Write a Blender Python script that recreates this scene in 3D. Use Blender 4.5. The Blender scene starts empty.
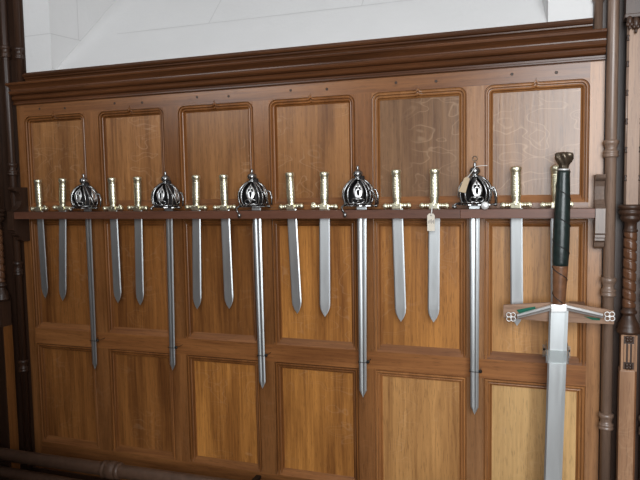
import bpy, bmesh, math, random
from mathutils import Vector, Matrix, Euler
random.seed(7)
PI = math.pi
scene = bpy.context.scene
COL = scene.collection

# ------------------------------------------------------------------ camera
CAM = Vector((2.5306, -2.6295, 1.582))
EUL = Euler((math.radians(85.42), math.radians(1.029), math.radians(19.336)), 'XYZ')
FPX = 640.0
cd = bpy.data.cameras.new('camera')
cam = bpy.data.objects.new('camera', cd)
COL.objects.link(cam)
cam.location = CAM
cam.rotation_euler = EUL
cd.sensor_width = 36.0
cd.lens = FPX * 36.0 / 640.0
cd.clip_start = 0.02
scene.camera = cam
RM = EUL.to_matrix()


def at(u, v, Y):
    """world point on the plane y = Y seen at photo position (u, v)"""
    d = RM @ Vector(((u - 320) / FPX, (240 - v) / FPX, -1.0))
    return CAM + d * ((Y - CAM.y) / d.y)


# ------------------------------------------------------------------ materials
def new_mat(name):
    m = bpy.data.materials.new(name)
    m.use_nodes = True
    nt = m.node_tree
    return m, nt, nt.nodes['Principled BSDF']


def nd(nt, t, **kw):
    n = nt.nodes.new(t)
    for k, v in kw.items():
        setattr(n, k, v)
    return n


def mixrgb(nt, fac, a, b, mode='MIX'):
    n = nd(nt, 'ShaderNodeMix', data_type='RGBA', blend_type=mode)
    for sock, val in ((n.inputs[0], fac), (n.inputs[6], a), (n.inputs[7], b)):
        if hasattr(val, 'is_linked'):
            nt.links.new(val, sock)
        elif isinstance(val, (int, float)):
            sock.default_value = val
        else:
            sock.default_value = (*val, 1.0)
    return n.outputs[2]


def ramp(nt, val, stops):
    r = nd(nt, 'ShaderNodeValToRGB')
    e = r.color_ramp.elements
    while len(e) > 1:
        e.remove(e[-1])
    for i, (p, c) in enumerate(stops):
        x = e[0] if i == 0 else e.new(p)
        x.position = p
        x.color = (c, c, c, 1) if isinstance(c, (int, float)) else (*c, 1)
    nt.links.new(val, r.inputs[0])
    return r.outputs[0]


def oak(name, grain, light, dark, fleck=0.0, rough=0.38, bump=0.25, spec=0.5, contrast=1.0):
    m, nt, p = new_mat(name)
    L = nt.links.new
    tc = nd(nt, 'ShaderNodeTexCoord')
    oi = nd(nt, 'ShaderNodeObjectInfo')
    sc = nd(nt, 'ShaderNodeVectorMath', operation='SCALE')
    cb = nd(nt, 'ShaderNodeCombineXYZ')
    for i in range(3):
        L(oi.outputs['Random'], cb.inputs[i])
    L(cb.outputs[0], sc.inputs[0])
    sc.inputs[3].default_value = 31.7
    add = nd(nt, 'ShaderNodeVectorMath', operation='ADD')
    L(tc.outputs['Object'], add.inputs[0])
    L(sc.outputs[0], add.inputs[1])

    def mapped(s):
        mp = nd(nt, 'ShaderNodeMapping')
        L(add.outputs[0], mp.inputs[0])
        mp.inputs['Scale'].default_value = s
        return mp.outputs[0]
    if grain == 'v':
        s1, s2, s3 = (95, 95, 3.0), (11, 11, 1.1), (260, 260, 22)
    elif grain == 'h':
        s1, s2, s3 = (3.0, 95, 95), (1.1, 11, 11), (22, 260, 260)
    else:
        s1, s2, s3 = (95, 3, 95), (11, 1.1, 11), (260, 22, 260)
    n1 = nd(nt, 'ShaderNodeTexNoise'); n1.inputs['Scale'].default_value = 1; n1.inputs['Detail'].default_value = 5
    n1.inputs['Distortion'].default_value = 0.4
    L(mapped(s1), n1.inputs['Vector'])
    n2 = nd(nt, 'ShaderNodeTexNoise'); n2.inputs['Scale'].default_value = 1; n2.inputs['Detail'].default_value = 4
    n2.inputs['Distortion'].default_value = 0.8
    L(mapped(s2), n2.inputs['Vector'])
    n3 = nd(nt, 'ShaderNodeTexNoise'); n3.inputs['Scale'].default_value = 1; n3.inputs['Detail'].default_value = 2
    L(mapped(s3), n3.inputs['Vector'])
    a = ramp(nt, n1.outputs[0], [(0.5 - 0.17 / contrast, 0), (0.5 + 0.16 / contrast, 1)])
    b = ramp(nt, n2.outputs[0], [(0.34, 0), (0.64, 1)])
    pores = ramp(nt, n3.outputs[0], [(0.33, 1), (0.43, 0)])
    fac = nd(nt, 'ShaderNodeMath', operation='MULTIPLY_ADD')
    L(a, fac.inputs[0]); fac.inputs[1].default_value = 0.42
    mb = nd(nt, 'ShaderNodeMath', operation='MULTIPLY'); L(b, mb.inputs[0]); mb.inputs[1].default_value = 0.58
    L(mb.outputs[0], fac.inputs[2])
    colr = mixrgb(nt, fac.outputs[0], dark, light)
    pf = nd(nt, 'ShaderNodeMath', operation='MULTIPLY'); L(pores, pf.inputs[0]); pf.inputs[1].default_value = 0.35
    colr = mixrgb(nt, pf.outputs[0], colr, tuple(c * 0.45 for c in dark))
    if fleck > 0:
        # medullary ray figure of quarter-sawn oak: wavy pale ribbons across the grain
        nf = nd(nt, 'ShaderNodeTexNoise'); nf.inputs['Scale'].default_value = 1; nf.inputs['Detail'].default_value = 1.2
        nf.inputs['Distortion'].default_value = 0.35
        L(mapped((8, 8, 15)), nf.inputs['Vector'])
        rid = ramp(nt, nf.outputs[0], [(0.50, 0), (0.515, 1), (0.535, 0), (0.60, 0), (0.612, .7), (0.63, 0)])
        nm = nd(nt, 'ShaderNodeTexNoise'); nm.inputs['Scale'].default_value = 1; nm.inputs['Detail'].default_value = 1
        L(mapped((5, 5, 3)), nm.inputs['Vector'])
        msk = ramp(nt, nm.outputs[0], [(0.42, 0), (0.6, 1)])
        mm = nd(nt, 'ShaderNodeMath', operation='MULTIPLY'); L(rid, mm.inputs[0]); L(msk, mm.inputs[1])
        m2 = nd(nt, 'ShaderNodeMath', operation='MULTIPLY'); L(mm.outputs[0], m2.inputs[0]); m2.inputs[1].default_value = fleck
        colr = mixrgb(nt, m2.outputs[0], colr, (0.62, 0.42, 0.26))
    # every board a little different in tone
    hv = nd(nt, 'ShaderNodeHueSaturation')
    mr = nd(nt, 'ShaderNodeMapRange'); L(oi.outputs['Random'], mr.inputs[0])
    mr.inputs[3].default_value = 0.86; mr.inputs[4].default_value = 1.16
    L(mr.outputs[0], hv.inputs['Value']); L(colr, hv.inputs['Color'])
    L(hv.outputs[0], p.inputs['Base Color'])
    p.inputs['Roughness'].default_value = rough
    p.inputs['Specular IOR Level'].default_value = spec
    bp = nd(nt, 'ShaderNodeBump'); bp.inputs['Strength'].default_value = bump; bp.inputs['Distance'].default_value = 0.0012
    L(n1.outputs[0], bp.inputs['Height']); L(bp.outputs[0], p.inputs['Normal'])
    return m


def plain(name, col, rough=0.5, metal=0.0, var=0.0, scale=30, bump=0.0, spec=0.5):
    m, nt, p = new_mat(name)
    tc = nd(nt, 'ShaderNodeTexCoord')
    n = nd(nt, 'ShaderNodeTexNoise'); n.inputs['Scale'].default_value = scale; n.inputs['Detail'].default_value = 4
    nt.links.new(tc.outputs['Object'], n.inputs['Vector'])
    c = mixrgb(nt, ramp(nt, n.outputs[0], [(0.3, 0), (0.7, 1)]), tuple(x * (1 - var) for x in col), tuple(min(1, x * (1 + var)) for x in col))
    nt.links.new(c, p.inputs['Base Color'])
    p.inputs['Roughness'].default_value = rough
    p.inputs['Metallic'].default_value = metal
    p.inputs['Specular IOR Level'].default_value = spec
    if bump:
        bp = nd(nt, 'ShaderNodeBump'); bp.inputs['Strength'].default_value = bump; bp.inputs['Distance'].default_value = 0.002
        nt.links.new(n.outputs[0], bp.inputs['Height']); nt.links.new(bp.outputs[0], p.inputs['Normal'])
    return m


def plaster_mat():
    m, nt, p = new_mat('painted_masonry')
    L = nt.links.new
    tc = nd(nt, 'ShaderNodeTexCoord')
    n = nd(nt, 'ShaderNodeTexNoise'); n.inputs['Scale'].default_value = 3.5; n.inputs['Detail'].default_value = 6
    L(tc.outputs['Object'], n.inputs['Vector'])
    c = mixrgb(nt, n.outputs[0], (0.66, 0.655, 0.65), (0.74, 0.735, 0.73))
    L(c, p.inputs['Base Color'])
    p.inputs['Roughness'].default_value = 0.85
    n2 = nd(nt, 'ShaderNodeTexNoise'); n2.inputs['Scale'].default_value = 40; n2.inputs['Detail'].default_value = 5
    L(tc.outputs['Object'], n2.inputs['Vector'])
    bp = nd(nt, 'ShaderNodeBump'); bp.inputs['Strength'].default_value = 0.3; bp.inputs['Distance'].default_value = 0.004
    L(n2.outputs[0], bp.inputs['Height']); L(bp.outputs[0], p.inputs['Normal'])
    return m


def steel_mat(name, col, rough):
    m, nt, p = new_mat(name)
    L = nt.links.new
    tc = nd(nt, 'ShaderNodeTexCoord')
    mp = nd(nt, 'ShaderNodeMapping'); mp.inputs['Scale'].default_value = (40, 40, 4)
    L(tc.outputs['Object'], mp.inputs[0])
    n = nd(nt, 'ShaderNodeTexNoise'); n.inputs['Scale'].default_value = 1; n.inputs['Detail'].default_value = 5
    L(mp.outputs[0], n.inputs['Vector'])
    c = mixrgb(nt, n.outputs[0], tuple(x * 0.82 for x in col), col)
    L(c, p.inputs['Base Color'])
    p.inputs['Metallic'].default_value = 0.9
    r = nd(nt, 'ShaderNodeMapRange'); L(n.outputs[0], r.inputs[0])
    r.inputs[3].default_value = rough - 0.08; r.inputs[4].default_value = rough + 0.1
    L(r.outputs[0], p.inputs['Roughness'])
    return m


M = {}
M['panel'] = oak('oak_panel', 'v', (0.41, 0.188, 0.066), (0.15, 0.058, 0.019), fleck=0.30, rough=0.33)
M['panel_sheen'] = oak('oak_panel_sheen', 'v', (0.30, 0.160, 0.076), (0.135, 0.062, 0.027), fleck=0.30, rough=0.29, spec=0.65)  # grey of the window sheen put into these panels' colour
M['panel_pale'] = oak('oak_panel_pale', 'v', (0.64, 0.405, 0.175), (0.39, 0.220, 0.084), fleck=0.2, rough=0.38)  # paler, yellower oak for the lowest right-hand panel
M['panel_mid'] = oak('oak_panel_mid', 'v', (0.54, 0.280, 0.098), (0.25, 0.110, 0.034), fleck=0.2, rough=0.38)  # tone between the plain and the pale panels
M['panel_shaded'] = oak('oak_panel_shaded', 'v', (0.38, 0.152, 0.040), (0.115, 0.039, 0.011), fleck=0.12, rough=0.36)  # lower-left shade put into the colour of these panels
M['panel_plain'] = oak('oak_panel_straight', 'v', (0.56, 0.240, 0.056), (0.18, 0.062, 0.014), fleck=0.16, rough=0.38)
M['stile'] = oak('oak_stile', 'v', (0.30, 0.124, 0.040), (0.130, 0.047, 0.014), fleck=0.06, rough=0.31, spec=0.6)
M['stile_lit'] = oak('oak_stile_lit', 'v', (0.40, 0.195, 0.080), (0.21, 0.092, 0.034), fleck=0.06, rough=0.31, spec=0.6)  # brighter copy of the stile oak; right-end light put into the colour
M['mould_lit'] = oak('oak_moulding_lit', 'v', (0.44, 0.195, 0.066), (0.22, 0.085, 0.026), rough=0.33)  # moulding oak lightened to carry the light at the right end
M['rail'] = oak('oak_rail', 'h', (0.34, 0.140, 0.045), (0.135, 0.046, 0.014), rough=0.31, spec=0.6)
M['mould'] = oak('oak_moulding', 'v', (0.31, 0.122, 0.035), (0.13, 0.045, 0.012), rough=0.33)
M['cornice'] = oak('oak_cornice', 'h', (0.115, 0.042, 0.015), (0.045, 0.016, 0.006), rough=0.30)
M['rack'] = oak('stained_rack_wood', 'h', (0.165, 0.066, 0.038), (0.105, 0.040, 0.023), rough=0.42, contrast=0.7)
M['post'] = oak('oak_post', 'v', (0.40, 0.225, 0.125), (0.22, 0.110, 0.055), fleck=0.12, rough=0.40)
M['col'] = oak('oak_colonnette_sheen', 'v', (0.235, 0.155, 0.112), (0.12, 0.075, 0.053), rough=0.36, spec=0.8)  # window sheen greyed into the oak of the right-hand columns
M['dark'] = oak('dark_and_shaded_oak', 'v', (0.062, 0.030, 0.017), (0.028, 0.013, 0.008), rough=0.40)  # real dark oak, and also the shaded copy for the left-end columns
M['board'] = oak('pale_mount_wood', 'h', (0.38, 0.235, 0.155), (0.17, 0.095, 0.058), rough=0.55, spec=0.3)
M['floor'] = oak('floorboard_wood', 'h', (0.10, 0.052, 0.028), (0.05, 0.025, 0.013), rough=0.4)
M['plaster'] = plaster_mat()
M['joint'] = plain('masonry_joint', (0.60, 0.595, 0.59), 0.9)
M['steel'] = steel_mat('polished_blade_steel', (0.78, 0.815, 0.825), 0.42)
M['steel2'] = steel_mat('bright_blade_steel', (0.76, 0.80, 0.81), 0.36)
M['iron'] = plain('blackened_basket_steel', (0.33, 0.33, 0.33), 0.24, 0.95, 0.3, 60)
M['brass'] = plain('cast_pale_brass', (0.92, 0.86, 0.64), 0.34, 0.95, 0.12, 90)
M['silver'] = plain('polished_guard_steel', (0.84, 0.85, 0.85), 0.34, 0.9, 0.05, 30)
M['white_metal'] = plain('satin_silver_rings', (0.86, 0.86, 0.85), 0.42, 0.55, 0.04, 30)
M['pommel'] = plain('browned_iron', (0.16, 0.125, 0.09), 0.33, 0.75, 0.3, 50)
M['leather'] = plain('dark_green_black_leather', (0.012, 0.022, 0.020), 0.32, 0, 0.4, 60, 0.25, spec=0.6)
M['brown_leather'] = plain('brown_leather', (0.17, 0.075, 0.035), 0.34, 0, 0.35, 40, 0.2)
M['cord'] = plain('dark_cord', (0.012, 0.010, 0.010), 0.5)
M['liner'] = plain('black_leather_lining', (0.012, 0.010, 0.010), 0.6)
M['felt'] = plain('green_felt', (0.012, 0.12, 0.075), 0.95, 0, 0.15, 200)
M['paper'] = plain('cream_tag_card', (0.74, 0.67, 0.56), 0.8, 0, 0.05, 60)
M['buff'] = plain('buff_tag_card', (0.52, 0.40, 0.26), 0.8, 0, 0.08, 60)
M['string'] = plain('white_string', (0.8, 0.78, 0.74), 0.8)
M['ink'] = plain('grey_ink', (0.32, 0.29, 0.27), 0.8)
M['pipe'] = plain('brown_pipe_paint', (0.10, 0.055, 0.035), 0.42, 0, 0.2, 30)
M['peg'] = plain('dark_peg_wood', (0.045, 0.022, 0.012), 0.5)
M['nail'] = plain('black_nail_iron', (0.03, 0.025, 0.022), 0.4, 0.6)
M['frame_white'] = plain('window_paint', (0.7, 0.7, 0.68), 0.5)


def acrylic():
    m, nt, p = new_mat('clear_acrylic')
    p.inputs['Base Color'].default_value = (0.93, 0.96, 0.96, 1)
    p.inputs['Roughness'].default_value = 0.05
    p.inputs['IOR'].default_value = 1.3
    p.inputs['Transmission Weight'].default_value = 0.88
    return m


M['acrylic'] = acrylic()


# ------------------------------------------------------------------ mesh builder
class MB:
    def __init__(s):
        s.bm = bmesh.new()

    def box(s, x0, x1, y0, y1, z0, z1, bev=0.0):
        b = bmesh.new()
        vs = [b.verts.new((x, y, z)) for x in (x0, x1) for y in (y0, y1) for z in (z0, z1)]
        for f in ((0, 1, 3, 2), (4, 6, 7, 5), (0, 4, 5, 1), (2, 3, 7, 6), (0, 2, 6, 4), (1, 5, 7, 3)):
            b.faces.new([vs[i] for i in f])
        if bev:
            bmesh.ops.bevel(b, geom=b.edges[:], offset=bev, segments=2, affect='EDGES', profile=0.6)
        s.absorb(b)
        return s

    def absorb(s, b, mat=None):
        mp = {}
        for v in b.verts:
            mp[v] = s.bm.verts.new(mat @ v.co if mat else v.co)
        for f in b.faces:
            try:
                s.bm.faces.new([mp[v] for v in f.verts]).smooth = f.smooth
            except ValueError:
                pass
        b.free()

    def grid(s, rows, closed=False, caps=False, smooth=True):
        R = [[s.bm.verts.new(p) for p in row] for row in rows]
        n = len(R[0])
        for i in range(len(R) - 1):
            for j in range(n if closed else n - 1):
                k = (j + 1) % n
                f = s.bm.faces.new((R[i][j], R[i][k], R[i + 1][k], R[i + 1][j]))
                f.smooth = smooth
        if caps:
            s.bm.faces.new(R[0][::-1])
            s.bm.faces.new(R[-1])
        return s

    def lathe(s, prof, c=(0, 0), seg=24, flat=1.0, mod=None):
        rows = []
        for r, z in prof:
            row = []
            for i in range(seg):
                a = 2 * PI * i / seg
                rr = r * (mod(a, z) if mod else 1.0)
                row.append((c[0] + rr * math.cos(a), c[1] + rr * math.sin(a) * flat, z))
            rows.append(row)
        return s.grid(rows, closed=True, caps=True)

    def tube(s, pts, r, seg=8, caps=True):
        pts = [Vector(p) for p in pts]
        rad = r if isinstance(r, (list, tuple)) else [r] * len(pts)
        rows = []
        up = None
        for i, p in enumerate(pts):
            t = (pts[min(i + 1, len(pts) - 1)] - pts[max(i - 1, 0)]).normalized()
            if up is None:
                up = Vector((0, 0, 1)) if abs(t.z) < 0.9 else Vector((0, 1, 0))
            a = (up - t * up.dot(t)).normalized()
            up = a
            b = t.cross(a)
            rows.append([p + (a * math.cos(2 * PI * k / seg) + b * math.sin(2 * PI * k / seg)) * rad[i] for k in range(seg)])
        return s.grid(rows, closed=True, caps=caps)

    def ball(s, c, r, seg=12, sc=(1, 1, 1)):
        b = bmesh.new()
        bmesh.ops.create_uvsphere(b, u_segments=seg, v_segments=max(6, seg // 2 + 2), radius=r)
        for f in b.faces:
            f.smooth = True
        s.absorb(b, Matrix.Translation(c) @ Matrix.Diagonal((*sc, 1)))
        return s

    def torus(s, c, R, r, seg=18, ms=8, axis='y'):
        rows = []
        for i in range(seg + 1):
            a = 2 * PI * i / seg
            row = []
            for k in range(ms):
                t = 2 * PI * k / ms
                d = R + r * math.cos(t)
                q = (d * math.cos(a), r * math.sin(t), d * math.sin(a)) if axis == 'y' else (d * math.cos(a), d * math.sin(a), r * math.sin(t))
                row.append((c[0] + q[0], c[1] + q[1], c[2] + q[2]))
            rows.append(row)
        return s.grid(rows, closed=True)

    def prism(s, poly, y0, y1, bev=0.0):
        """outline in x, z given a thickness along y"""
        b = bmesh.new()
        A = [b.verts.new((x, y0, z)) for x, z in poly]
        B = [b.verts.new((x, y1, z)) for x, z in poly]
        n = len(poly)
        b.faces.new(A); b.faces.new(B[::-1])
        for i in range(n):
            b.faces.new((A[i], B[i], B[(i + 1) % n], A[(i + 1) % n]))
        bmesh.ops.recalc_face_normals(b, faces=b.faces[:])
        if bev:
            bmesh.ops.bevel(b, geom=b.edges[:], offset=bev, segments=2, affect='EDGES')
        s.absorb(b)
        return s

    def extrude_x(s, prof, x0, x1):
        """section in y, z run along x, closed at the ends"""
        A = [s.bm.verts.new((x0, y, z)) for y, z in prof]
        B = [s.bm.verts.new((x1, y, z)) for y, z in prof]
        n = len(prof)
        for i in range(n):
            s.bm.faces.new((A[i], A[(i + 1) % n], B[(i + 1) % n], B[i]))
        s.bm.faces.new(A[::-1]); s.bm.faces.new(B)
        return s

    def build(s, name, mat, parent=None, weld=True):
        if weld:
            bmesh.ops.remove_doubles(s.bm, verts=s.bm.verts[:], dist=1e-6)
        bmesh.ops.recalc_face_normals(s.bm, faces=s.bm.faces[:])
        me = bpy.data.meshes.new(name)
        s.bm.to_mesh(me)
        s.bm.free()
        me.materials.append(mat)
        o = bpy.data.objects.new(name, me)
        COL.objects.link(o)
        if parent:
            o.parent = parent
        return o


def thing(name, label, cat, loc=(0, 0, 0), rot=(0, 0, 0), group=None):
    o = bpy.data.objects.new(name, None)
    COL.objects.link(o)
    o.empty_display_size = 0.05
    o.location = loc
    o.rotation_euler = rot
    o['label'] = label
    o['category'] = cat
    if group:
        o['group'] = group
    return o


def dup(root, loc, rot, label):
    r = root.copy()
    COL.objects.link(r)
    r.location = loc
    r.rotation_euler = rot
    r['label'] = label
    for ch in list(root.children):
        c = ch.copy(); COL.objects.link(c); c.parent = r
        for g in list(ch.children):
            d = g.copy(); COL.objects.link(d); d.parent = c
    return r


def structure(o):
    o['kind'] = 'structure'
    return o


# ------------------------------------------------------------------ panelled wall
XS = [0.0101, 0.3844, 0.4652, 0.8356, 0.9137, 1.2979, 1.3739, 1.7695, 1.8417, 2.2322, 2.3005, 2.6852]
XL, XR = -0.036, 2.735
ZROW = [(1.513, 1.976), (0.880, 1.450), (0.268, 0.800)]
ZTOP = 2.06
wall = structure(MB().box(-0.45, 3.3, 0.032, 0.07, 0, 2.19).build('wall_back', M['dark']))
for x0, x1 in ((XL, XS[0]), (XS[11], XR)):
    MB().box(x0, x1, 0, 0.034, 0, ZTOP).build('stile', M['stile_lit'] if x0 > 1 else M['stile'], wall)
for z0, z1 in ((0.12, 0.268), (0.800, 0.880), (1.450, 1.513), (1.976, ZTOP)):
    r = MB().box(XS[0], XS[11], 0, 0.034, z0, z1).build('rail', M['rail'], wall)
for i in range(6):
    for fr in (0.27, 0.69):
        x = XS[2 * i] + fr * (XS[2 * i + 1] - XS[2 * i])
        p = MB().lathe([(0.0062, -0.003), (0.0062, 0.0005), (0.005, 0.0012)], seg=8).build('peg', M['peg'], r)
        p.rotation_euler = (PI / 2, 0, 0)
        p.location = (x, 0, 2.008 + 0.003 * ((i * 3 + int(fr * 9)) % 3 - 1))
for i in range(5):
    for z0, z1 in ZROW:
        MB().box(XS[2 * i + 1], XS[2 * i + 2], 0, 0.034, z0, z1).build('muntin', M['stile_lit'] if i >= 4 else M['stile'], wall)

PROF = [(0.0, -0.0004), (0.0005, 0.0085), (0.0040, 0.0095), (0.0050, 0.0010), (0.0075, -0.0012), (0.0105, -0.0010), (0.0130, 0.0020),
        (0.0132, 0.0115), (0.0168, 0.0120), (0.0180, 0.0060), (0.0205, 0.0050), (0.0230, 0.0065), (0.0245, 0.0105), (0.0255, 0.0175),
        (0.0290, 0.0140), (0.0310, 0.0165), (0.0320, 0.0190)]


def moulding(x0, x1, z0, z1, R, cusp):
    mb = MB()

    def path(d, y, r):
        a0, a1, zt = x0 + d, x1 - d, z1 - d
        pts = [(a0, y, z0), (a0, y, zt - r)]
        for k in range(1, 7):
            t = PI - k * PI / 12
            pts.append((a0 + r + r * math.cos(t), y, zt - r + r * math.sin(t)))
        xc = (a0 + a1) / 2
        if cusp:
            h = max(0.0, 0.017 - d * 0.5)
            for q, e in ((-0.016, 0), (-0.006, 0.28), (-0.002, 0.7), (0, 1), (0.002, 0.7), (0.006, 0.28), (0.016, 0)):
                pts.append((xc + q, y - (0.0015 if e else 0), zt + h * e))
        else:
            pts.append((xc, y, zt))
        for k in range(0, 7):
            t = PI / 2 - k * PI / 12
            pts.append((a1 - r + r * math.cos(t), y, zt - r + r * math.sin(t)))
        pts += [(a1, y, z0)]
        return pts
    rows = []
    if R:
        rows.append(path(0, -0.0004, 0.0))
    for d, y in PROF:
        rows.append(path(d, y, max(0.0, R - d)))
    mb.grid(rows, smooth=False)
    return mb


for i in range(6):
    x0, x1 = XS[2 * i], XS[2 * i + 1]
    for j, (z0, z1) in enumerate(ZROW):
        pm = M['panel_sheen'] if (i, j) in ((5, 0), (4, 0)) else M['panel'] if (j == 0) else M['panel_pale'] if (i, j) == (5, 2) else M['panel_mid'] if (i, j) in ((5, 1), (4, 2)) else M['panel_shaded'] if (j == 1 and i < 3) or (j == 2 and i < 2) else M['panel_plain']
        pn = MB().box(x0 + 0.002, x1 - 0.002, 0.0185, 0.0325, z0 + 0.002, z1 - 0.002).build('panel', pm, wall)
        moulding(x0, x1, z0, z1, 0.034 if j == 0 else 0.0, j == 0).build('panel_moulding', M['mould_lit'] if i >= 4 else M['mould'], pn, weld=False)
        MB().extrude_x([(0.0, z0), (0.0186, z0 + 0.030), (0.0190, z0 + 0.0005)], x0, x1).build('panel_sill', M['rail'], pn)

# cornice and the set-back cresting above it
cor = [(0.03, 2.036), (-0.010, 2.036), (-0.0135, 2.039), (-0.0135, 2.044), (-0.008, 2.047), (-0.009, 2.054), (-0.020, 2.057), (-0.027, 2.061),
       (-0.030, 2.067), (-0.027, 2.073), (-0.021, 2.076), (-0.023, 2.080), (-0.036, 2.083), (-0.043, 2.088), (-0.046, 2.095), (-0.043, 2.101),
       (-0.033, 2.105), (-0.033, 2.110), (-0.040, 2.118), (-0.050, 2.126), (-0.057, 2.130), (-0.059, 2.136), (-0.055, 2.141), (-0.01, 2.143), (0.03, 2.143)]
MB().extrude_x(cor, XL - 0.008, XR).build('trim_1', M['cornice'])['kind'] = 'structure'
cre = [(0.03, 2.1435), (-0.006, 2.1435), (-0.006, 2.150), (-0.010, 2.158), (-0.018, 2.163), (-0.019, 2.168), (-0.027, 2.171), (-0.030, 2.177),
       (-0.027, 2.183), (-0.020, 2.186), (-0.018, 2.191), (0.03, 2.191)]
MB().extrude_x(cre, 0.040, 2.690).build('trim_2', M['cornice'])['kind'] = 'structure'

# ------------------------------------------------------------------ white masonry above, with the splayed window recess
ZC = 4.3
XA, XB, SP, SL, DEP = 0.201, 2.534, 0.18, 1.06, 0.75
ZS = 2.187
up = MB()
up.box(0.038, XA, 0.0, 0.07, 2.19, ZC)
up.box(XB, 2.692, 0.0, 0.07, 2.19, ZC)
a2, b2, zt2 = XA + SP * DEP, XB - SP * DEP, ZS + SL * DEP


def quad(mb, *p):
    mb.bm.faces.new([mb.bm.verts.new(q) for q in p])


quad(up, (XA, 0, ZS - .01), (XB, 0, ZS - .01), (b2, DEP, zt2), (a2, DEP, zt2))
quad(up, (XA, 0, ZS - .01), (a2, DEP, zt2), (a2, DEP, ZC), (XA, 0, ZC))
quad(up, (XB, 0, ZS - .01), (b2, DEP, zt2), (b2, DEP, ZC), (XB, 0, ZC))
quad(up, (a2, DEP, zt2), (b2, DEP, zt2), (b2, DEP, ZC), (a2, DEP, ZC))
upper = structure(up.build('wall_upper', M['plaster']))
for nm, x0, x1 in (('left', -0.45, 0.038), ('right', 2.692, 3.3)):
    xa_, xb_ = (x0, -0.0365) if nm == 'left' else (2.7355, x1)
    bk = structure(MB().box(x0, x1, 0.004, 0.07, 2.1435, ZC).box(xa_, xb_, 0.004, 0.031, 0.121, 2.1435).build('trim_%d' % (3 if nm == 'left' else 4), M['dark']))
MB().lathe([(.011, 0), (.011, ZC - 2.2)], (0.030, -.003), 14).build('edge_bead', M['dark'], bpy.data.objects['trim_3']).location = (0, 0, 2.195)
# faint joints between the painted blocks
jm = MB()


def jl(p, q, w=0.0022, n=(0, -1, 0)):
    p, q, n = Vector(p), Vector(q), Vector(n).normalized()
    d = (q - p).normalized()
    s = d.cross(n) * w
    o = n * 0.0012
    quad(jm, p + s + o, q + s + o, q - s + o, p - s + o)


def sill(x, t):
    return (x, t, ZS - .01 + SL * t * (1 + .01 / DEP / SL))


ns = (0, -SL, 1)
jl((0.04, 0, 2.375), (XA, 0, 2.375))
nj = (1, -SP, 0)
jl((XA, 0, 2.375), (XA + SP * .5, .5, 2.375), n=nj)
jl((XA + SP * .17, .17, 2.375), (XA + SP * .17, .17, 2.9), n=nj)
jl(sill(0.45, .20), sill(XB - .2, .20), n=ns)
jl(sill(0.98, .20), sill(0.98, .5), n=ns)
jl(sill(1.75, .20), sill(1.75, .5), n=ns)
jm.build('masonry_joint', M['joint'], upper)

# ------------------------------------------------------------------ room behind the camera
RX0, RX1, RY0 = -3.2, 6.2, -4.0
structure(MB().box(RX0, RX1, RY0, 0.07, -0.05, 0).build('floor', M['floor']))
structure(MB().box(RX0, RX1, RY0, 0.8, ZC, ZC + 0.06).build('ceiling', M['plaster']))
lw = structure(MB().box(RX0 - .06, RX0, RY0, 0.07, 0, ZC).build('wall_left', M['dark']))
rw = structure(MB().box(RX1, RX1 + .06, RY0, 0.07, 0, ZC).build('wall_right', M['dark']))
structure(MB().box(-1.6, 0.84, -2.0, -1.5, 0, 2.12).box(0.8401, 1.32, -2.0, -1.55, 0, 1.24).build('added_shade_block', M['post']))  # unseen partition and low block, added to shade the lower left wall
structure(MB().box(RX0, -0.45, 0.0, 0.07, 0, ZC).build('wall_back_far_left', M['dark']))
structure(MB().box(3.3, RX1, 0.0, 0.07, 0, ZC).build('wall_back_far_right', M['post']))
WIN = [(-1.7, 0.1, 2.1, 3.9), (2.3, 4.5, 1.0, 3.5)]  # the first, left-hand window is added to brighten the upper left
fw = MB()
xs = [RX0] + [w for W in WIN for w in W[:2]] + [RX1]
for k in range(0, len(xs), 2):
    fw.box(xs[k], xs[k + 1], RY0 - .3, RY0, 0, ZC)
for a, b, c, d in WIN:
    fw.box(a, b, RY0 - .3, RY0, 0, c)
    fw.box(a, b, RY0 - .3, RY0, d, ZC)
structure(fw.build('wall_front', M['dark']))
POWER = [36, 150]
for k, (a, b, c, d) in enumerate(WIN):
    w = MB()
    y0, y1 = RY0 - .2, RY0 - .14
    w.box(a, a + .06, y0, y1, c, d); w.box(b - .06, b, y0, y1, c, d)
    w.box(a + .06, b - .06, y0, y1, c, c + .06); w.box(a + .06, b - .06, y0, y1, d - .06, d)
    for q in (1, 2):
        xm = a + (b - a) * q / 3
        w.box(xm - .025, xm + .025, y0, y1, c + .06, d - .06)
    structure(w.build('window_%d' % (k + 1), M['frame_white']))
    ld = bpy.data.lights.new('window_daylight', 'AREA')
    ld.shape = 'RECTANGLE'; ld.size = b - a - .1; ld.size_y = d - c - .1
    ld.energy = POWER[k]; ld.color = (0.95, 0.98, 1.0)
    lo = bpy.data.objects.new('window_daylight', ld); COL.objects.link(lo)
    lo.location = ((a + b) / 2, RY0 - .1, (c + d) / 2)
    lo.rotation_euler = (PI / 2, 0, 0)

# ------------------------------------------------------------------ colonnettes and turned posts at the ends
def colonnette(label, x, y, r, z0, z1, rings, mat):
    t = thing('colonnette', label, 'column', (x, y, z0), group='engaged oak colonnettes')
    MB().lathe([(r, 0), (r, z1 - z0)], seg=20).build('shaft', mat, t)
    for za, zb in rings:
        h = zb - za
        R = r * 1.0
        pr = [(R, 0), (R * 1.32, h * .03), (R * 1.38, h * .10), (R * 1.32, h * .18), (R * 1.2, h * .22), (R * 1.34, h * .27), (R * 1.34, h * .36), (R * 1.05, h * .42),
              (R * 1.02, h * .56), (R * 1.15, h * .66), (R * 1.15, h * .70), (R * 1.34, h * .76), (R * 1.40, h * .86), (R * 1.34, h * .96), (R, h)]
        o = MB().lathe(pr, seg=20).build('ring_moulding', mat, t)
        o.location = (0, 0, za - z0)
    return t


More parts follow.
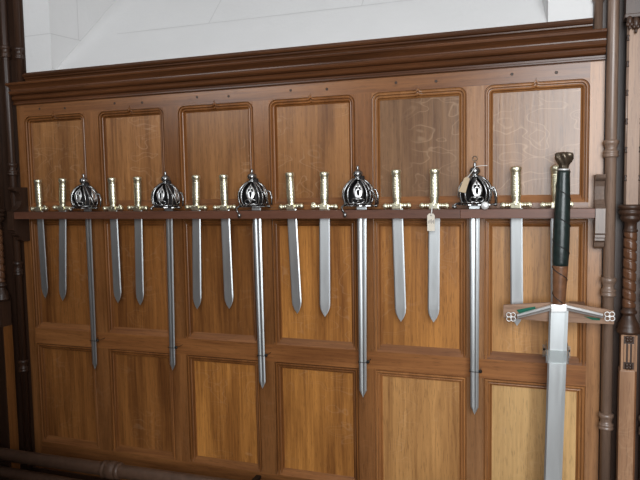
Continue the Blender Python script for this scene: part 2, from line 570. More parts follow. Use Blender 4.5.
RINGS = [(1.677, 1.742), (1.160, 1.234), (0.650, 0.714)]
colonnette('slim oak colonnette beside the right end of the panelling, behind the big sword guard', 2.7570, -0.036, 0.0200, 0, ZC, RINGS, M['col'])
colonnette('slim shade-darkened oak colonnette just left of the panelling and the rack', -0.052, -0.033, 0.0175, 0, ZC, RINGS + [(2.27, 2.33)], M['dark'])  # darker copy of the right colonnette's oak, with the shade in its colour
colonnette('slim oak colonnette at the right edge, beyond the barley twist post', 2.892, -0.033, 0.0175, 0, ZC, [(1.140, 1.234), (0.640, 0.714)], M['col'])
colonnette('short oak colonnette above the right end of the cornice, against white masonry', 2.708, -0.014, 0.0155, 2.143, ZC, [(2.247, 2.31)], M['col'])
colonnette('short shade-darkened colonnette above the left end of the cornice, against white masonry', 0.016, -0.014, 0.0170, 2.143, ZC, [(2.26, 2.32)], M['dark'])  # shade painted in by using the dark oak here


def twist_post(label, x, mat, tw):
    t = thing('barley_twist_post', label, 'post', (x, -0.075, 0), group='barley twist oak posts')
    w, d = 0.0255, 0.030
    s = MB().box(-w - .004, w - .004, -d, d, 0, 0.90, 0.002)
    s.build('plinth', mat, t)
    MB().box(w - .004, w + .002, -d + .006, d, 0, 0.90, 0.001).build('plinth_bead', M['mould'], t)
    b = MB().box(-w, w, -d + .004, d, 0.90, 1.032)
    yf = -d + .004
    for q in (-0.013, 0.0, 0.013):
        b.box(q - .0035, q + .0035, yf - .004, yf, 0.932, 1.0, 0.0015)
    b.box(-w - .001, -w + .004, yf - .005, yf, 0.90, 1.032); b.box(w - .004, w + .001, yf - .005, yf, 0.90, 1.032)
    b.build('carved_block', mat, t)
    MB().box(-.0175, .0175, yf - .0012, yf - .0002, 0.905, 1.028).build('shade_slab', M['dark'], t)  # thin dark slab stands in for the shade between the carved beads
    for zc in (0.916, 1.017):
        ro = MB()
        for k in range(4):
            a = PI / 4 + k * PI / 2
            ro.ball((0.0075 * math.cos(a), yf - .002, zc + 0.0075 * math.sin(a)), 0.0072, 8, (1, .6, 1))
        ro.ball((0, yf - .004, zc), 0.004, 8)
        ro.build('rosette', M['dark'], t)
    MB().lathe([(.030, 1.032), (.040, 1.036), (.041, 1.046), (.036, 1.052), (.037, 1.060), (.034, 1.070), (.026, 1.086), (.0215, 1.098), (.020, 1.103),
                (.027, 1.108), (.028, 1.116), (.022, 1.121), (.022, 1.131)], seg=24).build('turned_base', M['dark'], t)
    n = 90
    prof = [(tw, 1.131 + (1.405 - 1.131) * k / n) for k in range(n + 1)]

    def mod(a, z):
        u = (a * 1 + z * 2 * PI / 0.037) % (2 * PI)
        q = abs(u - PI) / PI          # 1 at the groove
        return 1.0 - 0.30 * max(0.0, (q - 0.70) / 0.30) ** 1.1
    MB().lathe(prof, seg=40, mod=mod).build('twisted_shaft', M['twist'], t)
    MB().lathe([(.022, 1.405), (.0245, 1.408), (.0245, 1.413), (.021, 1.417), (.021, 1.440), (.028, 1.444), (.034, 1.452), (.036, 1.460), (.031, 1.464), (.036, 1.468),
                (.041, 1.475), (.041, 1.481), (.034, 1.485), (.038, 1.488), (.043, 1.494), (.043, 1.502), (.030, 1.506)], seg=24).build('capital', M['dark'], t)
    u = MB().box(-w + .006, w - .006, -d + .002, d, 1.506, 2.13)
    u.build('upper_shaft', mat, t)
    for sx in (-1, 1):
        e = MB()
        xx = sx * (w - .002)
        pr = []
        z = 1.506
        e.tube([(xx, -d + .004, z), (xx, -d + .004, 2.13)], 0.0042, 10)
        e.build('edge_bead', M['col'], t)
        for zz in (1.60, 1.70, 1.80, 1.90, 2.0, 2.09):
            k = MB()
            k.lathe([(.0042, zz - .011), (.0062, zz - .008), (.0046, zz - .003), (.0046, zz + .003), (.0062, zz + .008), (.0042, zz + .011)], (xx, -d + .004), 10)
            k.build('bead_collar', M['dark'], t)
    f = MB()
    for q, (lx, lz, s_) in enumerate(((-0.020, 2.146, 1), (0.0, 2.137, 1.25), (0.020, 2.146, 1))):
        f.ball((lx, -d - .004, lz), 0.014 * s_, 10, (0.75, 0.8, 1.3))
        f.ball((lx - .006, -d - .009, lz - .013), 0.0075, 8, (.9, .8, 1.1))
        f.ball((lx + .006, -d - .009, lz - .013), 0.0075, 8, (.9, .8, 1.1))
        f.ball((lx, -d - .010, lz - .022 * s_), 0.006, 8, (.8, .8, 1.5))
    f.build('carved_foliage', M['dark'], t)
    MB().box(-.036, .036, -d - .006, d, 2.158, 2.172, .003).box(-.032, .032, -d - .002, d, 2.172, ZC).build('top_block', M['dark'], t)
    return t


M['twist'] = oak('oak_twist', 'v', (0.155, 0.070, 0.034), (0.080, 0.033, 0.016), rough=0.28)
twist_post('carved oak post with barley twist shaft at the right, beyond the big sword', 2.823, M['post'], 0.0225)
twist_post('shade-darkened carved oak post with barley twist shaft at the left edge', -0.128, M['dark'], 0.0225)  # same post as the right one, its shade put into darker oak

# ------------------------------------------------------------------ sword rack
YB = -0.060                      # plane the blades hang in
ZR = 1.492                       # top of the rack rail
SHORT = [   # hilt top, blade at the rail, blade tip, how far the hilt is turned, label
    ((37.6, 180), (40.2, 219), (45.5, 298.7), -7, 'brass-hilted short sword hanging nearest the left bracket of the rack'),
    ((61.7, 180), (62.6, 219), (62.5, 302), -3, 'brass-hilted short sword just left of the leftmost basket-hilted sword'),
    ((110.7, 178), (113.7, 219), (118, 303.5), -3, 'brass-hilted short sword just right of the leftmost basket-hilted sword'),
    ((137.7, 177), (138.2, 219), (140, 306), -4, 'brass-hilted short sword just left of the second basket-hilted sword from the left'),
    ((195, 176), (196.3, 219), (197, 310), -5, 'brass-hilted short sword just right of the second basket-hilted sword from the left'),
    ((222.5, 175), (225.3, 219), (229.3, 309.5), -3, 'brass-hilted short sword just left of the middle basket-hilted sword'),
    ((288.3, 174), (292, 219), (297.5, 314.5), -5, 'brass-hilted short sword just right of the middle basket-hilted sword, leaning slightly'),
    ((323.7, 172.5), (324.5, 219), (325, 317.5), 4, 'brass-hilted short sword just left of the fourth basket-hilted sword from the left'),
    ((396.5, 171.5), (397.5, 219), (401, 322.5), -2.5, 'brass-hilted short sword just right of the fourth basket-hilted sword from the left'),
    ((434.3, 171), (434.2, 219), (433.5, 323), -2, 'brass-hilted short sword with a cream paper tag tied to its guard'),
    ((517, 169.5), (516.3, 219), (517, 326.5), -8, 'brass-hilted short sword just right of the rightmost basket-hilted sword, tip behind pale board'),
    ((556.5, 168.5), (556.8, 219), (557.5, 328), 0, 'brass-hilted short sword mostly hidden behind the grip of the big two-handed sword'),
]
BASKET = [
    ((85.5, 160), (88.1, 219), (95, 370), 'basket-hilted sword at the far left, leftmost of the five basket hilts'),
    ((165.0, 168), (169.2, 219), (172.5, 371), 'basket-hilted sword, second basket hilt from the left on the rack'),
    ((253.0, 168), (256.8, 219), (262.5, 389), 'basket-hilted sword, middle one of the five basket hilts on the rack'),
    ((357.5, 164), (361.8, 219), (363, 398), 'basket-hilted sword, fourth basket hilt from the left on the rack'),
    ((475.5, 164), (474.6, 219), (474.5, 415), 'basket-hilted sword with a buff tag tied to its pommel, rightmost basket hilt'),
]
rack = thing('sword_rack', 'long dark stained wooden rack rail holding the row of swords on the panelling', 'rack', (0, 0, ZR - 0.035))
slots = []
for h, b, t, rz, lab in SHORT:
    slots.append((at(*b, YB).x, 0.031))
for h, b, t, lab in BASKET:
    slots.append((at(*b, YB).x, 0.028))
slots.sort()
XRAIL0, XRAIL1, XJ = 0.008, 2.703, 2.2185
for s0, s1 in ((XRAIL0, XJ - 0.0006), (XJ + 0.0006, XRAIL1)):
    m = MB()
    m.box(s0, s1, -0.100, -0.068, 0, 0.035, 0.0015)
    m.box(s0, s1, -0.050, -0.0005, 0, 0.035)
    cur = s0
    for x, hw in slots:
        if s0 < x < s1:
            if x - hw > cur:
                m.box(cur, x - hw, -0.068, -0.050, 0, 0.035)
            cur = max(cur, x + hw)
    if cur < s1:
        m.box(cur, s1, -0.068, -0.050, 0, 0.035)
    m.build('rack_rail', M['rack'], rack)


def bracket(x0, x1, mat):
    pr = [(0, 0.184), (-.090, .184), (-.095, .179), (-.092, .172), (-.084, .166), (-.060, .160), (-.047, .140), (-.043, .115), (-.052, .092), (-.072, .076), (-.094, .066),
          (-.106, .060), (-.106, -.030), (-.096, -.036), (-.096, -.046), (-.084, -.050), (-.084, -.058), (-.066, -.066), (-.060, -.082), (-.040, -.092), (0, -.092)]
    m = MB().extrude_x(pr, x0, x1)
    o = m.build('bracket', mat, rack)
    o.location = (0, -0.0005, -0.030 + 0.005)
    return o


bracket(2.7035, 2.7365, M['col'])
bracket(-0.030, 0.0075, M['dark'])  # left bracket takes the shaded copy of the oak


# ------------------------------------------------------------------ swords
def aim(b, t, topz=None):
    """position on the rail and in-plane lean of a hanging sword"""
    B, T = at(*b, YB), at(*t, YB)
    lean = math.atan2(T.x - B.x, B.z - T.z)
    x = B.x + (B.z - ZR) * math.tan(lean)
    return Vector((x, YB, ZR)), -lean


def blade(mb, L, w, tipl, th, fuller, w_end=None, z0=0.0):
    """flat hanging blade with bevelled edges, a fuller and a pointed tip, running down from z0"""
    w_end = w_end or w
    rows = []
    N = 26
    for k in range(N + 1):
        f = k / N
        z = z0 - L * f
        hw = (w + (w_end - w) * f) / 2
        rem = L * (1 - f)
        if rem < tipl:
            q = rem / tipl
            hw *= max(0.02, (1 - (1 - q) ** 2.3))
        t = th / 2 * (0.6 if rem >= tipl else max(0.08, 0.6 * rem / tipl))
        t2 = t * (0.30 if fuller else 1.02)
        fw = hw * 0.36
        bw = hw * (0.66 if fuller else 0.80)
        rows.append([(-hw, 0, z), (-bw, -t, z), (-fw, -t, z), (0, -t2, z), (fw, -t, z), (bw, -t, z), (hw, 0, z), (bw, t, z), (fw, t, z), (0, t2, z), (-fw, t, z), (-bw, t, z)])
    R = [[mb.bm.verts.new(p) for p in r] for r in rows]
    n = 12
    for i in range(N):
        for j in range(n):
            mb.bm.faces.new((R[i][j], R[i][(j + 1) % n], R[i + 1][(j + 1) % n], R[i + 1][j]))
    mb.bm.faces.new(R[0][::-1]); mb.bm.faces.new(R[-1])
    return mb


def make_short(L, knob):
    t = thing('short_sword', 'x', 'sword', group='brass-hilted short swords on the rack')
    g = MB()
    # ribbed scaly cast grip
    prof = []
    K = 56
    for k in range(K + 1):
        z = 0.014 + 0.120 * k / K
        f = k / K
        r = 0.0172 - 0.0020 * math.sin(min(1, f / .28) * PI) * (1 if f < .28 else 0) + 0.0008 * math.sin(f * PI)
        prof.append((r, z))

    def scales(a, z):
        u = a * 9 / (2 * PI); v = (z - .014) / 0.0078
        row = math.floor(v)
        q = (u + 0.5 * (row % 2)) % 1.0
        return 1.0 + 0.10 * math.sin(q * PI) * (1 - (v - row)) - 0.02
    g.lathe(prof, seg=36, flat=0.78, mod=scales)
    g.build('grip', M['brass'], t)
    MB().lathe([(.0168, .130), (.0180, .133), (.0172, .137), (.0192, .142), (.0210, .147), (.0210, .155), (.0190, .159), (.010, .1610), (.004, .1615)], seg=24, flat=0.82).build('pommel_cap', M['brass'], t)
    c = MB()
    prof = []
    n = 44
    for k in range(n + 1):
        x = -0.048 + 0.096 * k / n
        r = 0.0092 + 0.0011 * math.sin(k * 1.4) + (0.0025 if abs(x) < 0.017 else 0)
        prof.append((x, r))
    rows = [[(x, r * 1.0 * math.cos(2 * PI * j / 12), 0.0140 + r * math.sin(2 * PI * j / 12)) for j in range(12)] for x, r in prof]
    c.grid(rows, closed=True, caps=True)
    for sx in (-1, 1):
        c.ball((sx * 0.0490, 0, 0.0135), 0.0120, 12, (0.85, 1, 1))
        c.torus((sx * 0.0490, -0.006, 0.0135), 0.0074, 0.0030, 14, 6)
    c.box(-.020, .020, -.0125, .0125, .0005, .0230, .003)
    if knob:
        c.torus((knob * 0.046, -0.008, 0.022), 0.0072, 0.003, 16, 6)
        c.ball((knob * 0.046, -0.008, 0.022), 0.0065, 10, (1, .5, 1))
    c.build('crossguard', M['brass'], t)
    blade(MB(), L, 0.046, 0.062, 0.008, False, 0.0475, 0.002).build('blade', M['steel'], t)
    return t


cache = {}
shorts = []
for h, b, t, rz, lab in SHORT:
    loc, lean = aim(b, t)
    T = at(*t, YB)
    L = round((ZR - T.z) / math.cos(lean), 4)
    knob = {0: 1, 2: 1, 7: -1, 6: 0}.get(len(shorts), 0)
    o = make_short(L, knob)
    o.location = loc + Vector((0, 0, abs(math.tan(lean)) * .06))
    o.rotation_euler = (0, lean, math.radians(rz))
    o['label'] = lab
    shorts.append(o)


def dome_r(z):
    P = [(0.020, 0.054), (0.034, 0.0605), (0.055, 0.0655), (0.074, 0.0650), (0.090, 0.0600), (0.104, 0.0510), (0.116, 0.0380), (0.125, 0.0240), (0.130, 0.016)]
    if z <= P[0][0]:
        return P[0][1]
    for (a, ra), (b, rb) in zip(P, P[1:]):
        if z <= b:
            f = (z - a) / (b - a)
            return ra + (rb - ra) * f
    return P[-1][1]


DX = -0.006     # the basket sits a little to the left of the blade


def dp(a, z, k=1.0):
    r = dome_r(z) * k
    return (DX + r * math.sin(a), -r * 0.92 * math.cos(a), z)


def make_basket(L, wrist, pom):
    global DX
    DX = 0.001 if pom else -0.016
    t = thing('basket_hilted_sword', 'x', 'sword', group='basket-hilted swords on the rack')
    blade(MB(), L, 0.039, 0.035, 0.009, True, 0.031, 0.002).build('blade', M['steel2'], t)
    MB().box(-.021, .021, -.0055, .0055, .0, .014, .0015).build('ricasso', M['steel'], t)
    # grip and black lining inside the cage
    MB().lathe([(.013, .014), (.0155, .05), (.0165, .08), (.0145, .12), (.012, .140)], seg=16).build('grip', M['liner'], t)
    ln = MB()
    rows = []
    for k in range(9):
        z = .022 + .104 * k / 8
        rows.append([dp(0.95 + (2 * PI - 1.9) * j / 22, z, 0.86) for j in range(23)])
    ln.grid(rows)
    ln.build('lining', M['liner'], t)
    MB().lathe([(.012, .124), (.017, .128), (.017, .131), (.0135, .134), (.0165, .137), (.0205, .143), (.0212, .150), (.019, .157), (.013, .162), (.0065, .165), (.0055, .170),
                (.0065, .175), (.0045, .180), (.003, .183)], (DX, 0), 20).build('pommel', M['iron'], t)
    bars = MB()
    # bowed bars, in pairs around the cage
    for a, spread in ((0.80, .12), (-0.46, .2), (1.12, .1), (-0.92, .1), (2.0, .1), (-2.0, .1), (2.55, .1), (-2.55, .1)):
        pts = []
        for k in range(13):
            f = k / 12
            z = .026 + .102 * f
            aa = a * (1.0 + spread * math.sin(f * PI)) * (1 - 0.25 * f)
            pts.append(dp(aa, z, 1.0))
        bars.tube(pts, 0.0042, 8)
    for a in (PI,):
        pts = [dp(a * (1 - .1 * k / 12), .026 + .102 * k / 12) for k in range(13)]
        bars.tube(pts, 0.0046, 8)
    # base rim, front loops and the forward guard on the right
    bars.tube([dp(2 * PI * j / 40, .026) for j in range(41)], 0.0042, 8)
    bars.tube([dp(2 * PI * j / 24, .127) for j in range(25)], 0.0040, 8)
    for sx in (-1, 1):
        c = 0.22 + 0.21 * sx
        bars.tube([dp(c + .19 * math.cos(2 * PI * j / 18), .038 + .0095 * math.sin(2 * PI * j / 18), 1.03) for j in range(19)], 0.0032, 6)
    bars.tube([dp(0.9, .080, 1.0), (DX + .060, -.040, .082), (DX + 0.070, -.038, .078), (DX + 0.076, -.034, .064), (DX + 0.080, -.028, .042), (DX + 0.081, -.022, .022)], 0.0040, 8)
    bars.tube([dp(1.9, .085, 1.0), (DX + .072, .026, .082), (DX + 0.080, .024, .058), (DX + 0.080, .020, .022)], 0.0040, 8)
    bars.build('basket_bars', M['iron'], t)
    # pierced shield plates: front, both sides
    holes = [(-1, 0), (1, 0), (0, 2), (0, -3), (0, 4)]

    def shield(ac):
        s = MB()
        NX, NZ = 10, 22
        V = {}

        def half(f):       # leaf outline
            return 0.34 * (math.sin(min(1, f * 1.02 + .10) * PI) ** 0.8) * (0.62 + 0.55 * f) + 0.03
        hl = [(0.0, .80), (-.42, .60), (.42, .60), (0.0, .40), (-.0, .24), (0, .70)]
        for i in range(NZ + 1):
            f = i / NZ
            z = .046 + .073 * f
            for j in range(NX + 1):
                u = -1 + 2 * j / NX
                V[i, j] = s.bm.verts.new(dp(ac + u * half(f), z, 1.015))
        for i in range(NZ):
            for j in range(NX):
                f = (i + .5) / NZ
                u = -1 + 2 * (j + .5) / NX
                if any(((u - a) * .55) ** 2 + ((f - b) * 1.55) ** 2 < .018 for a, b in hl[:5]):
                    continue
                s.bm.faces.new((V[i, j], V[i, j + 1], V[i + 1, j + 1], V[i + 1, j])).smooth = True
        bmesh.ops.delete(s.bm, geom=[v for v in s.bm.verts if not v.link_faces], context='VERTS')
        bmesh.ops.recalc_face_normals(s.bm, faces=s.bm.faces[:])
        bmesh.ops.solidify(s.bm, geom=s.bm.faces[:], thickness=0.0022)
        return s
    for ac in (0.22, 1.65, -1.5):
        shield(ac).build('shield_plate', M['silver'], t)
    # scalloped base plate reaching forward to the right
    pl = MB()
    poly = []
    for j in range(48):
        a = 2 * PI * j / 48
        rx = 0.070 + 0.004 * math.cos(a * 9)
        ry = 0.050 + 0.003 * math.cos(a * 9)
        poly.append((DX + 0.008 + rx * 1.02 * math.cos(a), ry * math.sin(a)))
    b = bmesh.new()
    A = [b.verts.new((x, y, .0155)) for x, y in poly]
    B = [b.verts.new((x, y, .0195)) for x, y in poly]
    b.faces.new(A[::-1]); b.faces.new(B)
    for i in range(48):
        b.faces.new((A[i], A[(i + 1) % 48], B[(i + 1) % 48], B[i]))
    pl.absorb(b)
    pl.ball((DX + 0.079, -.008, .0175), .0075, 10)
    pl.build('base_plate', M['iron'], t)
    q = MB()
    if wrist > 0:      # scroll end hanging over the rail
        q.tube([(-.058, -.020, .026), (-.068, -.034, .020), (-.074, -.046, .012), (-.070, -.053, .002), (-.062, -.055, -.010)], [.0042, .0045, .0045, .0040, .0036], 8)
        q.ball((-.058, -.055, -.020), .0095, 12, (.85, .8, 1.15))
    else:
        q.tube([(-.056, -.020, .024), (-.070, -.028, .020), (-.080, -.032, .012), (-.078, -.036, .0065)], [.0042, .0046, .0046, .004], 8)
        q.ball((-.072, -.036, .0095), .0080, 12)
    q.build('scroll_quillon', M['iron'], t)
    if pom:            # round disc seen at the front of the rightmost hilt
        d = MB().lathe([(.002, -.004), (.014, -.003), (.0155, 0), (.014, .003), (.002, .004)], seg=20)
        o = d.build('disc', M['white_metal'], t)
        o.location = (0.044, -.054, .0145)
        o.rotation_euler = (PI / 2, 0, 0)
    return t


baskets = []
for k, (h, b, t, lab) in enumerate(BASKET):
    loc, lean = aim(b, t)
    T = at(*t, YB)
    L = (ZR - T.z) / math.cos(lean)
    o = make_basket(L, 1 if k in (2, 3) else -1, k == 4)
    o.location = loc
    o.rotation_euler = (0, lean, math.radians((-6, -6, 2, 3, 0)[k]))
    o['label'] = lab
    baskets.append(o)

# retaining staples round the long blades, on the middle rail
WHERE = ['leftmost', 'second', 'middle', 'fourth', 'rightmost']
for k, (u, v) in enumerate(((93.3, 340.5), (172.2, 347.5), (262, 355.5), (363, 362), (474.5, 371.5))):
    p = at(u, v, YB)
    z = min(max(p.z, 0.815), 0.865)
    B = baskets[k]
    x = B.location.x + (ZR - z) * math.tan(-B.rotation_euler.y)
    s = thing('retaining_staple', 'small black wire staple round the %s basket-hilted blade%s' % (WHERE[k], '' if k in (0, 2, 4) else ' from the left'), 'staple', (x, 0, z), group='wire staples on the middle rail')
    hw = 0.0205
    m = MB().tube([(-hw, 0.0, 0), (-hw, -.064, 0), (-hw + .003, -.0675, 0), (hw - .003, -.0675, 0), (hw, -.064, 0), (hw, 0.0, 0)], 0.0013, 6)
    m.build('wire', M['nail'], s)
    n = MB().lathe([(.0035, 0), (.0075, .001), (.0075, .006), (.004, .009)], seg=12).build('nail_head', M['nail'], s)
    n.location = (hw + .002, -.056, .002)
    n.rotation_euler = (PI / 2, 0, 0)

# ------------------------------------------------------------------ tags
tg = thing('paper_tag', 'cream paper tag hanging by white string from a short sword, in front of the rail', 'tag')
c0, c1 = at(427.2, 213.5, -0.108), at(434.8, 231, -0.108)
xc = (c0.x + c1.x) / 2
w2 = (c1.x - c0.x) / 2
poly = [(xc - w2, c1.z), (xc + w2, c1.z), (xc + w2, c0.z - .008), (xc + w2 * .55, c0.z), (xc - w2 * .55, c0.z), (xc - w2, c0.z - .008)]
card = MB().prism(poly, -0.1075, -0.1065).build('card', M['paper'], tg)
ink = MB()
for q in range(5):
    x = xc - w2 * .7 + q * w2 * .33
    ink.box(x, x + w2 * .2, -.1081, -.1077, c0.z - .040 + .004 * (q % 2), c0.z - .028 + .003 * (q % 3))
ink.build('pencil_marks', M['ink'], card)
MB().torus((xc, -.1080, c0.z - .007), .0024, .0010, 12, 6).build('eyelet', M['ink'], card)
S10 = shorts[9].location
MB().tube([(xc, -.1085, c0.z - .007), (xc + .002, -.107, c0.z + .010), (xc + .002, -.104, ZR + .006), (S10.x - .002, -.078, ZR + .027), (S10.x + .012, -.080, ZR + .027), (S10.x + .006, -.092, ZR + .012), (xc + .004, -.104, ZR + .005), (xc + .004, -.108, c0.z + .006), (xc + .001, -.1085, c0.z - .006)],
          0.0012, 6).build('string', M['string'], tg)

tg = thing('paper_tag', 'buff card tag tied with string to the rightmost basket hilt pommel', 'tag')
YT = -0.135
P = [at(458.6, 191.5, YT), at(465.5, 193.0, YT), at(469.8, 178.5, YT), at(467, 176.6, YT), at(464.2, 178.0, YT)]
card = MB().prism([(p.x, p.z) for p in P], YT - .0006, YT + .0006).build('card', M['buff'], tg)
kp = at(475.5, 166.5, -0.088)
MB().tube([at(467, 178, YT - .001), at(470, 174.5, -.115), at(473.5, 170, -.085), kp, at(478, 166.2, -.070), at(482, 165.6, -.080), at(487.5, 165.6, -.085)], 0.0013, 6).build('string', M['string'], tg)
MB().torus((baskets[4].location.x + DX, YB, ZR + .1965), .0088, .002, 16, 6).build('tie_ring', M['pommel'], tg)

# ------------------------------------------------------------------ big two-handed sword on its board and clip
YC = -0.150
PT, PB = at(563.6, 152, YC), at(552.2, 478, YC)
GC = at(558.8, 309, YC)
lean = math.atan2(PB.x - PT.x, PT.z - PB.z)
big = thing('two_handed_sword', 'huge two-handed sword with dark leather grip and sloping guard, mounted upright at right', 'sword', (GC.x, YC, GC.z), (0, -lean, 0))
HZ = PT.z - GC.z            # guard to top of pommel
S = HZ / 157.0              # metres for one photo pixel here
gb = 0.006 / 1


def fl(a, z):
    return 1 + 0.13 * math.sin(6 * a + z * 110)


zt = HZ
MB().lathe([(4.2 * S, zt - 16.5 * S), (4.1 * S, zt - 14.5 * S), (4.9 * S, zt - 12 * S), (6.8 * S, zt - 9.5 * S), (8.1 * S, zt - 7.0 * S), (8.6 * S, zt - 4.8 * S), (8.6 * S, zt - 3.0 * S), (8.0 * S, zt - 1.6 * S),
            (6.8 * S, zt - .6 * S), (3.0 * S, zt), (.5 * S, zt)], seg=60, mod=fl).build('pommel', M['pommel'], big)
MB().lathe([(5.6 * S, zt - 18 * S), (5.8 * S, zt - 17.6 * S), (5.6 * S, zt - 16.6 * S), (4.4 * S, zt - 16.3 * S)], seg=24).build('collar', M['white_metal'], big)


def grip(z_hi, z_lo, prof, name, mat):
    n = 30
    g = MB()
    pr = []
    for k in range(n + 1):
        z = z_lo + (z_hi - z_lo) * k / n
        for (za, ra), (zb, rb) in zip(prof, prof[1:]):
            if za <= z <= zb + 1e-6:
                pr.append((ra + (rb - ra) * (z - za) / (zb - za), z))
                break
    g.lathe(pr, seg=28, flat=0.85)
    return g.build(name, mat, big)


GP = [(0, 6.0 * S), (8 * S, 6.1 * S), (30 * S, 6.9 * S), (55 * S, 8.0 * S), (75 * S, 8.0 * S), (105 * S, 7.4 * S), (zt - 18 * S, 5.9 * S)]
g1 = grip(zt - 18 * S, 44 * S, GP, 'grip', M['leather'])
g2 = grip(44 * S, 5 * S, GP, 'lower_grip', M['brown_leather'])


def rad(z):
    for (za, ra), (zb, rb) in zip(GP, GP[1:]):
        if za <= z <= zb:
            return ra + (rb - ra) * (z - za) / (zb - za)
    return GP[-1][1]


def seam(z0, z1, par):
    pts = []
    n = 120
    for k in range(n + 1):
        z = z0 + (z1 - z0) * k / n
        a = -z / (27 * S) * 2 * PI + .6
        r = rad(z) * 1.005
        pts.append((r * math.cos(a), .85 * r * math.sin(a), z))
    MB().tube(pts, 0.0019, 6).build('spiral_cord', M['cord'], par)


seam(46 * S, zt - 19 * S, g1)
seam(7 * S, 43 * S, g2)
# sloping guard with four-ring ends
cg = MB()
cg.box(-7.6 * S, 7.6 * S, -.016, .012, -2.5 * S, 5.2 * S, .002)
ex, ez = 43 * S, -7.0 * S
for sx in (-1, 1):
    n = 14
    rows = []
    for k in range(n + 1):
        f = k / n
        x = sx * (6 * S + (ex - 6 * S - 2.5 * S) * f)
        z = 2.0 * S + (ez - 2.0 * S) * f
        h = (2.7 - .6 * f) * S
        rows.append([(x, -.011, z - h * .35), (x, -.014, z + h * .15), (x, -.009, z + h), (x, .009, z + h), (x, .011, z), (x, .009, z - h), (x, -.009, z - h)])
    cg.grid(rows, closed=True, caps=True, smooth=False)
cgo = cg.build('crossguard', M['silver'], big)
cgo.rotation_euler = (0, math.radians(-4.4), 0)
for sx in (-1, 1):
    q = MB()
    cx, cz = sx * (ex + 3.6 * S), ez - 0.6 * S
    for k in range(4):
        a = PI / 4 + k * PI / 2
        q.torus((cx + 3.1 * S * math.cos(a), -.004, cz + 3.1 * S * math.sin(a)), 2.25 * S, .47 * S, 20, 8)
    q.ball((cx, -.004, cz), 1.0 * S, 10, (1, .7, 1))
    q.build('four_ring_end', M['white_metal'], cgo)
LB = GC.z - 0.14
bl = MB()
w0 = 17.6 * S
rows = []
for f in [k / 40 for k in range(41)]:
    z = -LB * f - 1.0 * S
    rem = LB * (1 - f)
    hw = w0 / 2 * (1.03 - .05 * f) * (1 if rem > .12 else max(.03, (rem / .12) ** .6))
    t = .0027 * (1 if rem > .12 else max(.2, rem / .12))
    rows.append([(-hw, 0, z), (-hw * .80, -t, z), (hw * .62, -t, z), (hw, 0, z), (hw * .62, t, z), (-hw * .80, t, z)])
bl.grid(rows, closed=True, caps=True, smooth=False)
bl.build('blade', M['steel2'], big)

# board behind the guard
YBD = YC + 0.019
mt = thing('sword_mount', 'pale wooden board with green felt pads behind the guard of the two-handed sword', 'mount')
up_ = [at(503.3, 305.2, YBD), at(551, 302.6, YBD), at(566, 302.8, YBD), at(614, 310.8, YBD), at(614, 324.3, YBD), at(566, 322.3, YBD), at(551, 321.8, YBD), at(503.3, 317.8, YBD)]
MB().prism([(p.x, p.z) for p in up_], YBD, YBD + .016, .001).build('board', M['board'], mt)
xm, zm = GC.x, (up_[1].z + up_[6].z) / 2
MB().box(xm + .040, xm + .095, YBD + .0155, -.0005, zm - .022, zm + .022).build('wall_block', M['board'], mt)
for pts in ([(516.5, 309.8), (535.3, 306.4), (535.3, 311.0), (519, 312.8)], [(584, 316.2), (600, 318.4), (600, 320.2), (592, 319.6)]):
    q = [at(u, v, YBD) for u, v in pts]
    MB().prism([(p.x, p.z) for p in q], YBD - .0035, YBD).build('felt_pad', M['felt'], mt)

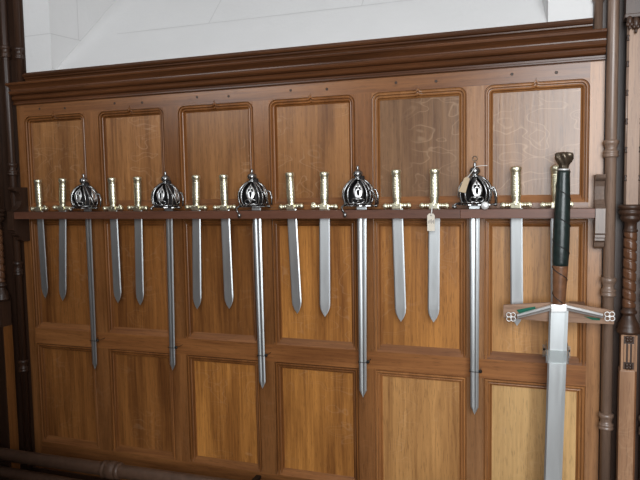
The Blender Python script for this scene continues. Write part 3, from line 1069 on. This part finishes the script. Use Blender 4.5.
# clear clip round the blade
cl = thing('sword_clip', 'clear plastic clip holding the blade of the two-handed sword to the panelling', 'clip')
a, b = at(545.8, 349.8, YC - .008), at(568.6, 364.0, YC - .008)
zc0, zc1 = b.z, a.z
xa, xb = a.x, b.x
k = MB()
k.box(xa, xb, YC - .0095, YC - .0065, zc0, zc1)
k.box(xa, xa + .003, YC - .0065, -.05, zc0, zc1)
k.box(xb - .003, xb, YC - .0065, -.05, zc0, zc1)
k.box(xa - .012, xa + .003, -.0035, -.0005, zc0 - .018, zc1 - .018)
k.box(xb - .003, xb + .012, -.0035, -.0005, zc0 - .018, zc1 - .018)
k.box(xa, xa + .003, -.05, -.0035, zc0 - .018, zc1)
k.box(xb - .003, xb, -.05, -.0035, zc0 - .018, zc1)
k.build('clear_band', M['acrylic'], cl)
for x in (xa - .006, xb + .006):
    s = MB().lathe([(.001, 0), (.005, .0005), (.005, .003), (.003, .0045)], seg=12).build('screw', M['nail'], cl)
    s.location = (x, -.0035, (zc0 + zc1) / 2 - .012)
    s.rotation_euler = (PI / 2, 0, 0)

# ------------------------------------------------------------------ heating pipes along the skirting
YP = -0.20
for nm, (u0, v0), (u1, v1), r, coup in (('upper brown heating pipe with a coupling, running along the foot of the wall', (0, 454), (112, 468.5), .031, 112),
                                      ('lower brown heating pipe along the floor below the coupled pipe', (0, 472), (60, 483), .030, None)):
    p, q = at(u0, v0, YP), at(u1, v1, YP)
    sl = (q.z - p.z) / (q.x - p.x) * .5
    t = thing('heating_pipe', nm, 'pipe', (p.x, YP, p.z))
    MB().tube([(-1.6, 0, -1.6 * sl), (3.0, 0, 3.0 * sl)], r, 24).build('pipe_run', M['pipe'], t)
    if coup:
        d = q.x - p.x
        c = MB()
        pts, rr = [], []
        for dx, k in ((-.052, 1.02), (-.048, 1.22), (-.036, 1.30), (-.030, 1.16), (-.024, 1.16), (-.018, 1.34), (.018, 1.34), (.024, 1.16), (.030, 1.16), (.036, 1.30), (.048, 1.22), (.052, 1.02)):
            pts.append((d + dx, 0, (d + dx) * sl)); rr.append(r * k)
        c.tube(pts, rr, 24)
        c.build('coupling', M['pipe'], t)
    for x in (-.6, 1.35, 2.2):
        z = x * sl
        b_ = MB().box(x - .012, x + .012, -.012, 0.199, z - r - .012, z - r + .002)
        b_.build('pipe_bracket', M['nail'], t)
structure(MB().box(-0.45, 3.3, -0.012, 0.034, 0, 0.12).build('baseboard_back', M['dark']))

# ------------------------------------------------------------------ world and view
w = bpy.data.worlds.new('world')
scene.world = w
w.use_nodes = True
w.node_tree.nodes['Background'].inputs[0].default_value = (0.85, 0.92, 1.0, 1)
w.node_tree.nodes['Background'].inputs[1].default_value = 1.0
vs = scene.view_settings
vs.view_transform = 'Standard'
vs.look = 'None'
vs.gamma = 1.0
vs.exposure = 0.12
vs.use_curve_mapping = False
